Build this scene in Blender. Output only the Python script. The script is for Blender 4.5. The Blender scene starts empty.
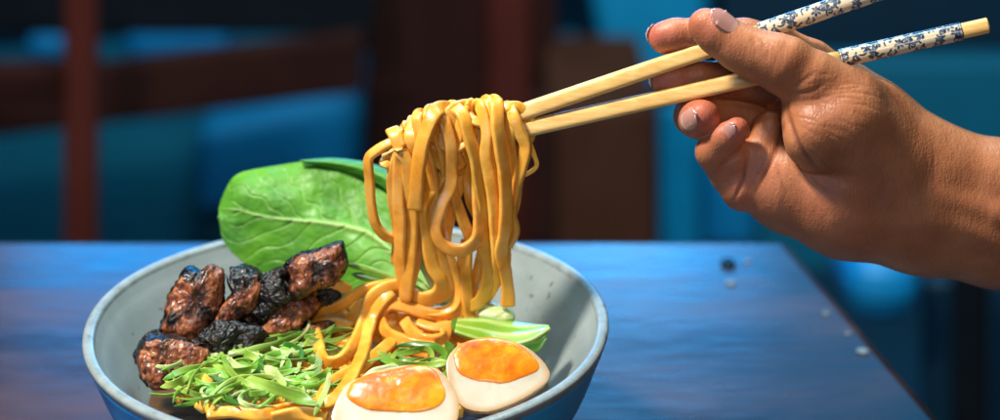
import bpy, bmesh, math, random
import numpy as np
from mathutils import Vector, Matrix, noise
random.seed(7); rng = np.random.default_rng(7)
S = bpy.context.scene; COL = S.collection
# ------------------------------------------------------------------ camera
FPX = 1866.0                       # focal length in photo pixels (photo 1000 px wide)
RIM_Z = 0.068; R_RIM = 0.090
ELEV = math.radians(25.4); DIST = 0.646; PITCH = math.radians(22.0)
CAM = np.array([0.0526, -DIST*math.cos(ELEV), RIM_Z + DIST*math.sin(ELEV)])
FWD = np.array([0, math.cos(PITCH), -math.sin(PITCH)]); UP = np.array([0, math.sin(PITCH), math.cos(PITCH)]); RT = np.array([1., 0, 0])
K = 0.000346                       # metres per photo pixel at the bowl
def ray(px, py):
    px = np.asarray(px, float); py = np.asarray(py, float)
    return (px[..., None]-500)/FPX*RT + (210-py[..., None])/FPX*UP + FWD
def PY(px, py, Y):                 # point on the vertical plane y = Y
    r = ray(px, py); t = (np.asarray(Y, float)-CAM[1])/r[..., 1]
    return CAM + r*t[..., None]
def PZ(px, py, z):                 # point on the level plane z
    r = ray(px, py); t = (np.asarray(z, float)-CAM[2])/r[..., 2]
    return CAM + r*t[..., None]
def PN(px, py, c, n):              # point on a tilted plane through c
    r = ray(px, py); t = ((c-CAM) @ n)/(r @ n)
    return CAM + r*t[..., None]
cd = bpy.data.cameras.new('camera'); cam = bpy.data.objects.new('camera', cd); COL.objects.link(cam)
cam.location = CAM; cam.rotation_euler = (math.pi/2-PITCH, 0, 0)
cd.sensor_width = 36; cd.lens = FPX/1000*36; cd.clip_start = 0.02; cd.clip_end = 60
cd.dof.use_dof = True; cd.dof.focus_distance = 0.615; cd.dof.aperture_fstop = cd.lens/1000/0.0108
cd.dof.aperture_blades = 0
S.camera = cam
# ------------------------------------------------------------------ helpers
def tag(o, label=None, cat=None, group=None, kind=None):
    if label: o['label'] = label
    if cat: o['category'] = cat
    if group: o['group'] = group
    if kind: o['kind'] = kind
    return o
def empty(name, loc):
    o = bpy.data.objects.new(name, None); COL.objects.link(o); o.location = loc; o.empty_display_size = .01
    return o
def mesh(name, V, F, m, parent=None, smooth=True, cols=None, loc=None):
    V = np.asarray(V, float)
    o_loc = np.array(loc, float) if loc is not None else (np.array([V[:, 0].mean(), V[:, 1].mean(), V[:, 2].min()]) if parent is None else np.zeros(3))
    me = bpy.data.meshes.new(name)
    if parent is not None: o_loc = np.array(parent.matrix_world.translation) if False else np.array(parent['_o'])
    me.from_pydata((V-o_loc).tolist(), [], [list(map(int, f)) for f in F]); me.update()
    if smooth: me.polygons.foreach_set('use_smooth', [True]*len(me.polygons))
    if cols is not None:
        a = me.color_attributes.new('Col', 'FLOAT_COLOR', 'POINT')
        c = np.ones((len(V), 4), np.float32); cc = np.asarray(cols); c[:, :cc.shape[1]] = cc
        a.data.foreach_set('color', c.ravel())
    me.materials.append(m)
    o = bpy.data.objects.new(name, me); COL.objects.link(o)
    if parent is None: o.location = o_loc
    else: o.parent = parent; 
    o['_o'] = o_loc.tolist()
    return o
def root(name, loc, *a, **k):
    o = empty(name, loc); o['_o'] = list(map(float, loc)); tag(o, *a, **k); return o
def catmull(P, n):
    P = np.asarray(P, float); Q = np.vstack([2*P[0]-P[1], P, 2*P[-1]-P[-2]]); out = []
    for i in range(len(P)-1):
        p0, p1, p2, p3 = Q[i:i+4]
        for t in np.arange(n)/n:
            out.append(.5*((2*p1)+(-p0+p2)*t+(2*p0-5*p1+4*p2-p3)*t*t+(-p0+3*p1-3*p2+p3)*t**3))
    out.append(P[-1]); return np.array(out)
def resample(C, step):
    s = np.r_[0, np.cumsum(np.linalg.norm(np.diff(C, axis=0), axis=1))]
    n = max(6, int(s[-1]/step)); q = np.linspace(0, s[-1], n)
    return np.stack([np.interp(q, s, C[:, i]) for i in range(C.shape[1])], 1)
def sweep(C, w, t, nc=14, power=2.8, twist=None, taper=0.0, face=None, wob=0.0, seed=0):
    """ribbon with superellipse section; width lies across the path, thickness along the view-ish normal"""
    n = len(C); T = np.gradient(C, axis=0); T /= np.linalg.norm(T, axis=1)[:, None]+1e-12
    view = (CAM-C); view /= np.linalg.norm(view, axis=1)[:, None]
    if face is not None: view = np.broadcast_to(np.asarray(face, float), C.shape)
    Wd = np.cross(T, view); L = np.linalg.norm(Wd, axis=1)
    for i in range(n):
        if L[i] < .35 and i > 0:
            Wd[i] = Wd[i]*(L[i]/.35) + Wd[i-1]*(1-L[i]/.35)
        if i > 0 and Wd[i] @ Wd[i-1] < 0: Wd[i] = Wd[i]*0.3 + Wd[i-1]
        Wd[i] /= np.linalg.norm(Wd[i])+1e-12
    for _ in range(4): Wd[1:-1] = (Wd[:-2]+2*Wd[1:-1]+Wd[2:])
    Wd -= (Wd*T).sum(1)[:, None]*T; Wd /= np.linalg.norm(Wd, axis=1)[:, None]
    N = np.cross(Wd, T)
    if twist is not None:
        a = twist if np.ndim(twist) else np.full(n, twist)
        Wd, N = Wd*np.cos(a)[:, None]+N*np.sin(a)[:, None], N*np.cos(a)[:, None]-Wd*np.sin(a)[:, None]
    ww = np.full(n, w/2) * (1+wob*np.array([noise.noise(Vector((i*.11, seed*3.1, 0))) for i in range(n)]))
    tt = np.full(n, t/2) * (1+wob*np.array([noise.noise(Vector((i*.13, seed*5.7, 4))) for i in range(n)]))
    if taper > 0:
        u = np.linspace(0, 1, n); e = np.clip(np.minimum(u, 1-u)/taper, 0, 1); e = np.sqrt(np.clip(1-(1-e)**2, .02, 1)); ww *= e; tt *= .4+.6*e
    a = np.linspace(0, 2*np.pi, nc, endpoint=False)
    cx = np.sign(np.cos(a))*np.abs(np.cos(a))**(2/power); cy = np.sign(np.sin(a))*np.abs(np.sin(a))**(2/power)
    V = C[:, None]+Wd[:, None]*(ww[:, None]*cx)[..., None]+N[:, None]*(tt[:, None]*cy)[..., None]
    V = V.reshape(-1, 3); F = []
    for i in range(n-1):
        for j in range(nc):
            k = (j+1) % nc; F.append((i*nc+j, i*nc+k, (i+1)*nc+k, (i+1)*nc+j))
    # rounded ends
    for e, base in ((0, 0), (1, (n-1)*nc)):
        sgn = -1 if e == 0 else 1
        ring = V[base:base+nc]; c = ring.mean(0); inner = c+(ring-c)*.72+sgn*T[0 if e == 0 else -1]*min(w, t)*.16
        b = len(V); V = np.vstack([V, inner, (c+sgn*T[0 if e == 0 else -1]*min(w, t)*.2)[None]])
        for j in range(nc):
            k = (j+1) % nc
            q = (base+j, b+j, b+k, base+k); tr = (b+j, b+nc, b+k)
            if e: q = q[::-1]; tr = tr[::-1]
            F += [q, tr]
    return V, F
def fbm(p, sc, o=4, seed=0):
    return noise.fractal(Vector((p[0]*sc+seed*7.3, p[1]*sc-seed*3.1, p[2]*sc+seed)), 1.0, 2.0, o)
def box_mb(V, F, c, s, rot=None, bev=0):
    b = len(V)
    pts = [np.array([x, y, z])*np.array(s)/2 for x in (-1, 1) for y in (-1, 1) for z in (-1, 1)]
    if rot is not None: pts = [rot @ p for p in pts]
    V += [(p+np.array(c)) for p in pts]
    F += [tuple(b+i for i in f) for f in ((0, 1, 3, 2), (4, 6, 7, 5), (0, 4, 5, 1), (2, 3, 7, 6), (0, 2, 6, 4), (1, 5, 7, 3))]
def bevel(o, w, seg=3):
    m = o.modifiers.new('bevel', 'BEVEL'); m.width = w; m.segments = seg; m.limit_method = 'ANGLE'
# ------------------------------------------------------------------ materials
def mat(name, cols, scale=40, rough=.5, bump=0., bscale=None, sss=0, sssr=(1, .4, .2), sssd=.002, coat=0, attr=False, stops=None, detail=6,
        spec=.5, rvar=0, stretch=None, dist=.4, attrmix=1.0, trans=0, ior=1.45, metal=0, bdist=.001, coatr=.05, speck=0):
    m = bpy.data.materials.new(name); m.use_nodes = True; nt = m.node_tree; N = nt.nodes; L = nt.links
    b = N['Principled BSDF']; tc = N.new('ShaderNodeTexCoord'); mp = N.new('ShaderNodeMapping'); L.new(tc.outputs['Object'], mp.inputs[0])
    if stretch: mp.inputs['Scale'].default_value = stretch
    nz = N.new('ShaderNodeTexNoise'); nz.inputs['Scale'].default_value = scale; nz.inputs['Detail'].default_value = detail
    nz.inputs['Distortion'].default_value = dist; nz.inputs['Roughness'].default_value = .62
    L.new(mp.outputs[0], nz.inputs[0])
    cr = N.new('ShaderNodeValToRGB'); e = cr.color_ramp.elements
    st = stops or list(np.linspace(.3, .7, len(cols)))
    while len(e) < len(cols): e.new(.5)
    for i, c in enumerate(cols): e[i].position = st[i]; e[i].color = (*c, 1)
    L.new(nz.outputs[0], cr.inputs[0]); out = cr.outputs[0]
    if attr:
        at = N.new('ShaderNodeAttribute'); at.attribute_name = 'Col'
        mx = N.new('ShaderNodeMix'); mx.data_type = 'RGBA'; mx.blend_type = 'MULTIPLY'; mx.inputs[0].default_value = 1
        L.new(at.outputs['Color'], mx.inputs[6]); L.new(out, mx.inputs[7]); out = mx.outputs[2]
    if speck:
        n3 = N.new('ShaderNodeTexNoise'); n3.inputs['Scale'].default_value = speck; n3.inputs['Detail'].default_value = 3; L.new(tc.outputs['Object'], n3.inputs[0])
        n4 = N.new('ShaderNodeTexNoise'); n4.inputs['Scale'].default_value = speck*.12; L.new(tc.outputs['Object'], n4.inputs[0])
        sm = N.new('ShaderNodeMath'); sm.operation = 'MULTIPLY_ADD'; L.new(n4.outputs[0], sm.inputs[0]); sm.inputs[1].default_value = .45; L.new(n3.outputs[0], sm.inputs[2])
        r3 = N.new('ShaderNodeMapRange'); r3.inputs[1].default_value = .94; r3.inputs[2].default_value = 1.0; r3.inputs[3].default_value = 0; r3.inputs[4].default_value = .8; L.new(sm.outputs[0], r3.inputs[0])
        m3 = N.new('ShaderNodeMix'); m3.data_type = 'RGBA'; L.new(r3.outputs[0], m3.inputs[0]); L.new(out, m3.inputs[6]); m3.inputs[7].default_value = (.09, .055, .03, 1); out = m3.outputs[2]
    L.new(out, b.inputs['Base Color'])
    b.inputs['Roughness'].default_value = rough
    if rvar:
        mr = N.new('ShaderNodeMapRange'); mr.inputs[1].default_value = .3; mr.inputs[2].default_value = .7
        mr.inputs[3].default_value = max(0.03, rough-rvar); mr.inputs[4].default_value = rough+rvar
        L.new(nz.outputs[0], mr.inputs[0]); L.new(mr.outputs[0], b.inputs['Roughness'])
    b.inputs['Specular IOR Level'].default_value = spec; b.inputs['IOR'].default_value = ior
    b.inputs['Metallic'].default_value = metal
    b.inputs['Transmission Weight'].default_value = trans
    b.inputs['Coat Weight'].default_value = coat; b.inputs['Coat Roughness'].default_value = coatr
    if sss:
        b.inputs['Subsurface Weight'].default_value = sss; b.inputs['Subsurface Radius'].default_value = sssr; b.inputs['Subsurface Scale'].default_value = sssd
    if bump:
        n2 = N.new('ShaderNodeTexNoise'); n2.inputs['Scale'].default_value = bscale or scale*3; n2.inputs['Detail'].default_value = 5
        L.new(mp.outputs[0], n2.inputs[0])
        bp = N.new('ShaderNodeBump'); bp.inputs['Strength'].default_value = bump; bp.inputs['Distance'].default_value = bdist
        L.new(n2.outputs[0], bp.inputs['Height']); L.new(bp.outputs[0], b.inputs['Normal'])
        m['_bump'] = bp.name; m['_n2'] = n2.name
    return m
M = {}
M['lining'] = mat('sage_glaze', [(.21, .25, .245), (.28, .32, .315), (.34, .38, .375)], 22, .32, .15, 500, coat=.25, rvar=.08, bdist=.0004, coatr=.2, stops=[.25, .5, .72], speck=420)
M['rim'] = mat('rim_glaze', [(.16, .13, .10), (.22, .26, .26), (.30, .34, .34)], 160, .3, .2, 600, coat=.3, stops=[.3, .42, .7], bdist=.0004, coatr=.2, speck=700)
M['outer'] = mat('blue_glaze', [(.001, .26, .66), (.003, .36, .80), (.008, .44, .86)], 60, .4, .15, 500, coat=.1, bdist=.0004)
M['noodle'] = mat('noodle_dough', [(.68, .26, .022), (.85, .385, .048), (.93, .54, .11)], 85, .36, .35, 600, sss=.2, sssr=(1, .45, .12), sssd=.002, coat=.28, coatr=.15, attr=True, bdist=.0003, rvar=.1)
M['wood'] = mat('bamboo_wood', [(.66, .37, .10), (.78, .48, .15), (.86, .60, .24)], 60, .42, .2, 300, stretch=(1, 12, 12), coat=.1, bdist=.0003)
M['sleeve'] = mat('printed_sleeve', [(1, 1, 1), (.93, .93, .93)], 200, .3, .08, 900, attr=True, coat=.4, bdist=.0003)
M['meat'] = mat('seared_pork', [(.05, .012, .005), (.14, .038, .014), (.26, .085, .030), (.42, .18, .07)], 210, .36, 1., 380, attr=True, coat=.35, coatr=.18, stops=[.3, .45, .58, .7], rvar=.12, dist=1.2, bdist=.0012, stretch=(1.5, 1, .75))
M['char'] = mat('charred_crust', [(.004, .004, .005), (.012, .009, .008), (.05, .022, .012)], 260, .28, .9, 600, coat=.15, coatr=.2, stops=[.35, .55, .75], bdist=.0015)
M['white'] = mat('egg_white', [(.46, .37, .25), (.54, .48, .37), (.58, .54, .45)], 50, .28, .12, 200, sss=.35, sssr=(1, .8, .5), sssd=.004, coat=.3, attr=True, bdist=.0006)
M['yolk'] = mat('jammy_yolk', [(.60, .12, .002), (.80, .24, .004), (.90, .38, .012)], 120, .3, .25, 200, sss=.3, sssr=(1, .4, .05), sssd=.003, coat=.4, coatr=.18, bdist=.0008, attr=True)
M['leaf'] = mat('leaf_green', [(.78, .85, .75), (.95, .96, .95), (1.08, 1.06, 1.0)], 60, .50, .6, 260, coat=.06, spec=.35, coatr=.25, attr=True, bdist=.0008, rvar=.08)
M['stalk'] = mat('stalk_green', [(.85, .92, .8), (1, 1, 1)], 120, .3, .35, 150, sss=.2, sssr=(.5, 1, .3), sssd=.002, coat=.5, attr=True, stretch=(1, 6, 6), bdist=.0006)
M['scallion'] = mat('scallion_green', [(.8, .9, .8), (1, 1, 1)], 150, .38, .35, 400, sss=.15, sssr=(.5, 1, .2), sssd=.0012, coat=.2, attr=True, bdist=.0004)
M['broth'] = mat('dark_broth', [(.035, .016, .006), (.14, .06, .018)], 60, .35, .6, 200, coat=.15)
M['table'] = mat('lacquered_wood', [(.014, .008, .009), (.036, .017, .014), (.075, .030, .016)], 7, .27, .12, 40, stretch=(1, 3, 1), coat=.25, coatr=.24, rvar=.12, bdist=.002)
M['dark_wood'] = mat('dark_brown_wood', [(.026, .007, .005), (.045, .012, .008)], 12, .85, spec=.12)
M['red_wood'] = mat('maroon_wood', [(.085, .014, .009), (.12, .022, .015)], 12, .85, spec=.12)
M['brown_wood'] = mat('umber_wood', [(.065, .020, .010), (.09, .030, .016)], 12, .85, spec=.12)
M['black_wood'] = mat('black_wood', [(.004, .006, .009), (.008, .010, .014)], 12, .85, spec=.12)
M['teal'] = mat('teal_paint', [(.0, .12, .20), (.0, .15, .25)], 5, .6)
M['deep'] = mat('deep_teal_paint', [(.0, .02, .045), (.0, .03, .06)], 5, .6)
M['blue'] = mat('blue_paint', [(.0, .20, .46), (.004, .26, .55)], 8, .5)
M['blue_dim'] = mat('mid_blue_paint', [(.0, .10, .24), (.0, .14, .30)], 5, .7)
M['sky_blue'] = mat('pale_blue_paint', [(.0, .24, .46), (.004, .31, .56)], 8, .5)
M['fleck'] = mat('pale_glint', [(.12, .16, .18), (.2, .23, .24)], 300, .5)  # pale colour standing in for blurred glints on the tabletop
M['water'] = mat('water', [(.95, .97, 1), (1, 1, 1)], 10, .03, trans=1, ior=1.33)
# ------------------------------------------------------------------ table
back = PZ(400., 239., 0.)[1]
c1 = PZ(788., 239., 0.); c2 = PZ(946., 420., 0.)
dirR = (c2-c1)/np.linalg.norm(c2-c1)
frontR = c1+dirR*((c1[1]+.62)/abs(dirR[1]))
tt = root('table', (0, 0, -.75), 'dark lacquered wooden table with a bluish sheen under the bowl', 'table')
poly = [(-.95, c1[1]), (c1[0], c1[1]), (frontR[0], frontR[1]), (-.95, frontR[1])]
def slab(pts, z0, z1):
    n = len(pts); V = [(x, y, z0) for x, y in pts]+[(x, y, z1) for x, y in pts]
    return V, [tuple(range(n))[::1], tuple(range(2*n-1, n-1, -1))]+[(i, i+n, (i+1) % n+n, (i+1) % n) for i in range(n)]
V, F = slab(poly, -.032, 0.); top = mesh('tabletop', V, F, M['table'], tt, smooth=False)
me = top.data; bm = bmesh.new(); bm.from_mesh(me); bmesh.ops.recalc_face_normals(bm, faces=bm.faces); bm.to_mesh(me); bm.free()
bevel(top, .006)
for lx, ly in ((-.85, c1[1]-.08), (c1[0]-.1, c1[1]-.08), (c1[0]-.1, -.5), (-.85, -.5)):
    V, F = [], []; box_mb(V, F, (lx, ly, -.391), (.06, .06, .718)); mesh('leg', V, F, M['dark_wood'], tt, smooth=False)
# ------------------------------------------------------------------ bowl
def lathe(prof, n=160):
    V = []; F = []
    for (r, z) in prof:
        for i in range(n):
            a = 2*math.pi*i/n; V.append((r*math.cos(a), r*math.sin(a), z))
    for k in range(len(prof)-1):
        for i in range(n): F.append((k*n+i, k*n+(i+1) % n, (k+1)*n+(i+1) % n, (k+1)*n+i))
    return np.array(V), F
bowl = root('bowl', (0, 0, 0), 'round stoneware bowl, sage grey inside and bright blue outside, holding the noodles and toppings', 'bowl')
def smoothprof(P, n=8): return [tuple(p) for p in catmull(P, n)]
def wobble(V):
    V = np.array(V)
    a = np.arctan2(V[:, 1], V[:, 0]); f = 1+.0035*np.sin(2*a+.6)+.002*np.sin(3*a+2)+.0012*np.sin(7*a)
    V[:, 0] *= f; V[:, 1] *= f; V[:, 2] += (.0006*np.sin(2*a+1)+.0003*np.sin(5*a))*np.clip(V[:, 2]/.06, 0, 1)
    return V
pr_out = smoothprof([(.034, .0), (.034, .006), (.045, .010), (.064, .020), (.0795, .040), (.0878, .0615), (.0890, .0655)])
pr_in = smoothprof([(.0855, .0672), (.0838, .0640), (.0815, .0600), (.077, .051), (.070, .038), (.058, .023), (.040, .013), (.001, .010)])
pr_rim = smoothprof([(.0890, .0655), (.0897, .0672), (.0897, .0684), (.0888, .0692), (.0873, .0693), (.0861, .0686), (.0855, .0672)])
V, F = lathe([(.001, .004), (.030, .004), (.031, .0005), (.033, .0)]+pr_out); mesh('body', wobble(V), F, M['outer'], bowl)
V, F = lathe(pr_rim); o = mesh('rim', wobble(V), F, M['rim'], bowl)
V, F = lathe(pr_in); mesh('lining', wobble(V), F, M['lining'], bowl)
V, F = lathe([(.0700, .0392), (.060, .0396), (.03, .0396), (.001, .0396)]); 
tag(mesh('broth', V, F, M['broth']), 'dark glossy broth pooled beneath the noodles in the bowl', 'broth', kind='stuff')
# ------------------------------------------------------------------ food placement
Y_HANG = 0.012; Z_FOOD = 0.0610
def FP(px, py, d=0., z=None):
    """point on the hanging plane above the pile, on the food surface lower down; d = pixels towards the camera"""
    px = np.asarray(px, float); py = np.asarray(py, float); d = np.asarray(d, float)
    zf = Z_FOOD if z is None else z
    yz = PZ(px, py, zf)[..., 1]
    q = np.full_like(yz, Y_HANG)
    h = np.clip(.5+.5*(yz-q)/.012, 0, 1); y = yz*(1-h)+q*h-.012*h*(1-h)
    return PY(px, py, y-d*K)
def path(pts, n=7, z=None):
    p = np.array([list(q)+[0]*(3-len(q)) for q in pts], float)
    C = catmull(p, n); return FP(C[:, 0], C[:, 1], C[:, 2], z)
# ------------------------------------------------------------------ chopsticks
UA, UB = (392, 156.5, 0), (960, -35.8, 4)
LA, LB = (384, 160.5, 4), (988, 25.3, 0)
def stick(A, B, label, t_s, t_e):
    a = PY(A[0], A[1], .0135-A[2]*K); b = PY(B[0], B[1], .004-B[2]*K)
    T = b-a; L = np.linalg.norm(T); T /= L
    up = np.array([0, 0, 1.]); Wd = np.cross(T, up); Wd /= np.linalg.norm(Wd); N = np.cross(Wd, T)
    r = root('chopstick', (a+b)/2, label, 'chopstick', 'pair of chopsticks lifting the noodles')
    def part(name, u0, u1, rr, m, power, cols=None, nc=64, n=40, rot=.35):
        an = np.linspace(0, 2*np.pi, nc, endpoint=False)
        cx = np.sign(np.cos(an))*np.abs(np.cos(an))**(2/power); cy = np.sign(np.sin(an))*np.abs(np.sin(an))**(2/power)
        cx, cy = cx*np.cos(rot)-cy*np.sin(rot), cx*np.sin(rot)+cy*np.cos(rot)
        us = np.linspace(u0, u1, n); V = []; 
        e0 = [(us[0], .0), (us[0], .8)]; 
        for u, s in e0+[(x, 1) for x in us[1:-1]]+[(us[-1]-.0, .86), (us[-1]+.0006/L, .0)]:
            R = rr(u)*s
            V.append(a+T*L*u+Wd*(cx*R)[:, None]+N*(cy*R)[:, None])
        V = np.array(V); k = len(V); V = V.reshape(-1, 3)
        F = [(i*nc+j, i*nc+(j+1) % nc, (i+1)*nc+(j+1) % nc, (i+1)*nc+j) for i in range(k-1) for j in range(nc)]
        return mesh(name, V, F, m, r, cols=cols(k, nc) if cols else None)
    rw = lambda u: .0030-.0003*u
    part('shaft', 0, t_s, rw, M['wood'], 3.6)
    def pat(k, nc):
        # scroll-and-blossom print: blue-black on cream
        n_u, n_a = k, nc
        Lm = L*(t_e-t_s)*1000; cir = 2*math.pi*2.95
        uu, aa = np.meshgrid(np.linspace(0, Lm, n_u), np.linspace(0, cir, n_a, endpoint=False), indexing='ij')
        ink = np.zeros_like(uu)
        rr = np.random.default_rng(3 if t_s < .6 else 11)
        def dab(x, y, r1, r2=None, th=0):
            r2 = r2 or r1
            dy = (aa-y+cir/2) % cir-cir/2; dx = uu-x
            X = dx*math.cos(th)+dy*math.sin(th); Y = -dx*math.sin(th)+dy*math.cos(th)
            np.maximum(ink, np.clip(1.6-1.3*((X/r1)**2+(Y/r2)**2), 0, 1), out=ink)
        x = 0.6
        while x < Lm:
            for y0 in np.arange(0, cir, cir/4):
                bx = x+rr.uniform(-.7, .7); by = y0+rr.uniform(-.9, .9)+(x*.7)
                if rr.random() < .45:
                    for q in range(6): th = q*math.pi/3+rr.uniform(0, .5); dab(bx+1.1*math.cos(th), by+1.1*math.sin(th), .85, .5, th)
                    dab(bx, by, .35)
                th = rr.uniform(0, 6.28); cv = rr.choice([-1, 1])*rr.uniform(.25, .5)
                px_, py_ = bx+.8, by+.5
                for q in range(16):
                    dab(px_, py_, .46, .34, th); px_ += .36*math.cos(th); py_ += .36*math.sin(th); th += cv*(.4+q*.07)
                    if q % 6 == 3: dab(px_+.4, py_+.6, .75, .42, th+1)
            x += 2.7
        band = (uu < 1.5) | (uu > Lm-1.5)
        ink = np.where(band, np.maximum(ink, .35+.65*((np.sin(aa*3.4)+np.sin(uu*9)) > 0)), ink)
        base = np.array([.66, .54, .36]); blk = np.array([.010, .022, .055]); gb = np.array([.18, .28, .40])
        mixn = np.clip(ink, 0, 1)[..., None]; tone = (.5+.5*np.sin(uu*1.7+aa*2))[..., None]*.35
        c = base*(1-mixn)+(blk*(1-tone)+gb*tone)*mixn
        return c.reshape(-1, 3)
    part('printed_sleeve', t_s, t_e, lambda u: .00305, M['sleeve'], 2.0, cols=pat, nc=150, n=420)
    part('end_cap', t_e, 1, lambda u: .0026, M['wood'], 2.6)
    return r
stick(UA, UB, 'upper chopstick, pale wood with blue floral sleeve running out past the top of the photo', .66, .955)
stick(LA, LB, 'lower chopstick, pale wood with blue floral sleeve and bare wooden end above the wrist', .762, .958)
# ------------------------------------------------------------------ noodles
NG = 'noodles lifted by the chopsticks'; NP = 'noodles heaped in the bowl'
NW = 13.0
def noodle(pts, label, w=NW, t=8.5, g=NG, z=None, tw=0., tone=None, taper=0, i=[0]):
    i[0] += 1
    pts = [tuple(np.array(list(q_)+[0]*(3-len(q_)), float)+np.r_[rng.normal(0, 1.1), rng.normal(0, .8), 0]) for q_ in pts]
    C = resample(path(pts, z=z), .0007)
    n = len(C); ph = rng.uniform(0, 6); tws = tw+.6*np.sin(np.linspace(0, 1, n)*rng.uniform(2, 5)+ph)
    V, F = sweep(C, w*.98*K, t*.76*K, twist=tws, taper=taper, wob=.14, seed=i[0], power=4.0, nc=18)
    tn = tone if tone is not None else rng.uniform(.88, 1.08)
    c = np.array([tn, tn*rng.uniform(.92, 1.06), tn*rng.uniform(.8, 1.1)])
    cols = np.tile(c, (len(V), 1))
    return tag(mesh('noodle', V, F, M['noodle'], cols=cols), label, 'noodle', g)
COMMON = 'amber noodle strand hanging among others in the lifted bundle'
# --- over the sticks, hanging
noodle([(409,140,-4),(402,140,8),(390,144,12),(376,150,12),(369,160,12),(369,180,12),(371,203,12),(375,222,12),(385,235,11),(397,242,6),(404,256,0)], 'leftmost lifted noodle, a thin outlying loop bowing out left of the chopstick tips', w=10)
noodle([(402,158,-16),(398,142,-14),(393,131,0),(396,134,12),(402,150,19),(407,165,20),(410,190,18),(412,215,14),(411,250,12),(409,280,12),(405,303,14)], 'lifted noodle folded over beside the chopstick tips and hanging to a pointed lower end', w=14, taper=.03)
noodle([(415,140,-12),(402,148,14),(398,165,16),(398,195,16),(400,225,14),(401,262,10),(404,290,8),(410,300,4)], 'straight lifted noodle just right of the outlying left loop', w=13)
noodle([(455,150,-10),(452,120,-10),(447,109,0),(438,109,14),(431,120,24),(424,142,30),(419,165,30),(416,188,30),(414,209,29)], 'broad front noodle that ends in a blunt cut halfway down the lifted bundle', w=15)
noodle([(432,150,-18),(424,122,-14),(420,112,0),(418,120,14),(422,142,20),(430,165,16),(434,190,12),(432,215,8),(436,245,8),(446,272,8),(447,290,10),(436,300,12)], COMMON, w=12)
noodle([(442,112,6),(444,124,18),(450,145,23),(453,166,23),(449,186,24),(441,206,25),(437,226,25),(441,242,26),(453,250,27),(467,248,27),(477,238,26),(479,222,22),(478,196,18),(477,176,14)], 'lifted noodle that curls into a hanging oval loop in the middle of the bundle', w=13)
noodle([(451,182,14),(454,200,18),(462,218,20),(470,232,18),(470,240,10)], 'short noodle crossing slantwise inside the hanging oval loop', w=12)
noodle([(474,120,-14),(480,146,-16),(470,164,-10),(460,186,-6),(454,204,-4),(448,226,-2),(444,246,0)], 'pale yellow noodle slanting behind the hanging oval loop', w=11, tone=1.25)
noodle([(470,108,-10),(462,108,0),(452,114,10),(447,128,12),(450,150,12),(458,165,6),(462,160,-10)], 'thick noodle wrapped tightly round both chopsticks', w=19, t=9)
noodle([(425,138,-8),(430,152,10),(445,166,10),(462,163,8),(470,145,0)], 'noodle bent under the chopsticks like a sling', w=12)
noodle([(448,118,-12),(449,109,-4),(455,107,6),(463,115,17),(470,135,23),(476,160,23),(481,185,21),(483,205,19),(482,228,18),(485,250,18),(490,265,18),(490,282,17),(481,299,16),(466,309,12),(450,317,8),(430,320,4)], 'long lifted noodle that sweeps left into the heap at its foot', w=14)
noodle([(480,130,-16),(478,112,-8),(479,104,4),(482,112,16),(485,130,22),(486,155,22),(489,180,22),(493,206,22),(495,232,21),(497,256,20),(496,276,15),(488,294,8),(474,306,4)], COMMON, w=12)
noodle([(492,130,-14),(492,108,-8),(494,100,4),(496,108,18),(498,128,27),(500,155,28),(505,182,27),(507,205,25),(504,230,24),(501,252,22),(505,272,20),(508,290,18),(507,306,18)], 'long glistening front noodle ending in a blunt cut low at the right of the bundle', w=14)
noodle([(505,135,-14),(504,112,-6),(508,105,6),(514,118,18),(522,134,20),(527,148,20),(521,166,19),(514,188,17),(511,214,16),(512,232,16),(508,246,16)], 'noodle at the right of the bundle that bows outward and hangs down', w=12)
noodle([(508,150,-10),(524,146,0),(531,132,6),(529,116,8),(520,107,8),(508,106,10),(499,112,10)], 'noodle hooked over the upper chopstick nearest the hand', w=11)
noodle([(529,142,4),(534,154,6),(536,163,6),(531,172,6),(520,178,4)], 'thin pale strand dangling at the right side of the bundle', w=4.5, t=4, tone=1.6)
noodle([(509,140,-6),(509,165,2),(516,185,6),(512,215,6),(500,240,6),(494,252,4)], COMMON, w=12)
noodle([(415,118,-14),(412,126,4),(413,140,16),(416,160,14),(418,190,10),(424,215,10),(428,240,11),(434,264,13),(441,280,14),(437,294,14),(424,299,12),(408,292,6),(394,288,2)], 'lifted noodle that turns left onto the heap in a broad bend', w=15)
noodle([(430,170,0),(440,195,4),(436,215,2),(442,240,2),(451,262,6),(457,284,8),(455,302,10),(446,311,12),(428,311,12),(410,304,10)], COMMON, w=12)
noodle([(468,240,10),(468,262,12),(467,285,12),(468,305,14),(472,322,12)], 'wet straight noodle dropping from the oval loop to the green stalks', w=13)
noodle([(464,110,-14),(470,120,-4),(474,128,8),(473,150,8),(468,176,-2),(470,200,4),(479,225,6),(480,250,4)], COMMON, w=11)
noodle([(488,112,-8),(488,125,8),(492,145,10),(494,175,8),(500,200,10),(503,226,10),(498,250,10),(493,270,8)], COMMON, w=12)
noodle([(385,158,4),(381,163,12),(388,165,15),(395,170,10),(404,165,2),(412,150,-10)], 'small noodle coil gripped at the chopstick tips', w=8, t=7)
noodle([(405,128,-8),(409,129,6),(412,140,10),(420,158,6),(424,180,0),(420,205,-2),(421,240,0)], COMMON, w=11)
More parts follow.
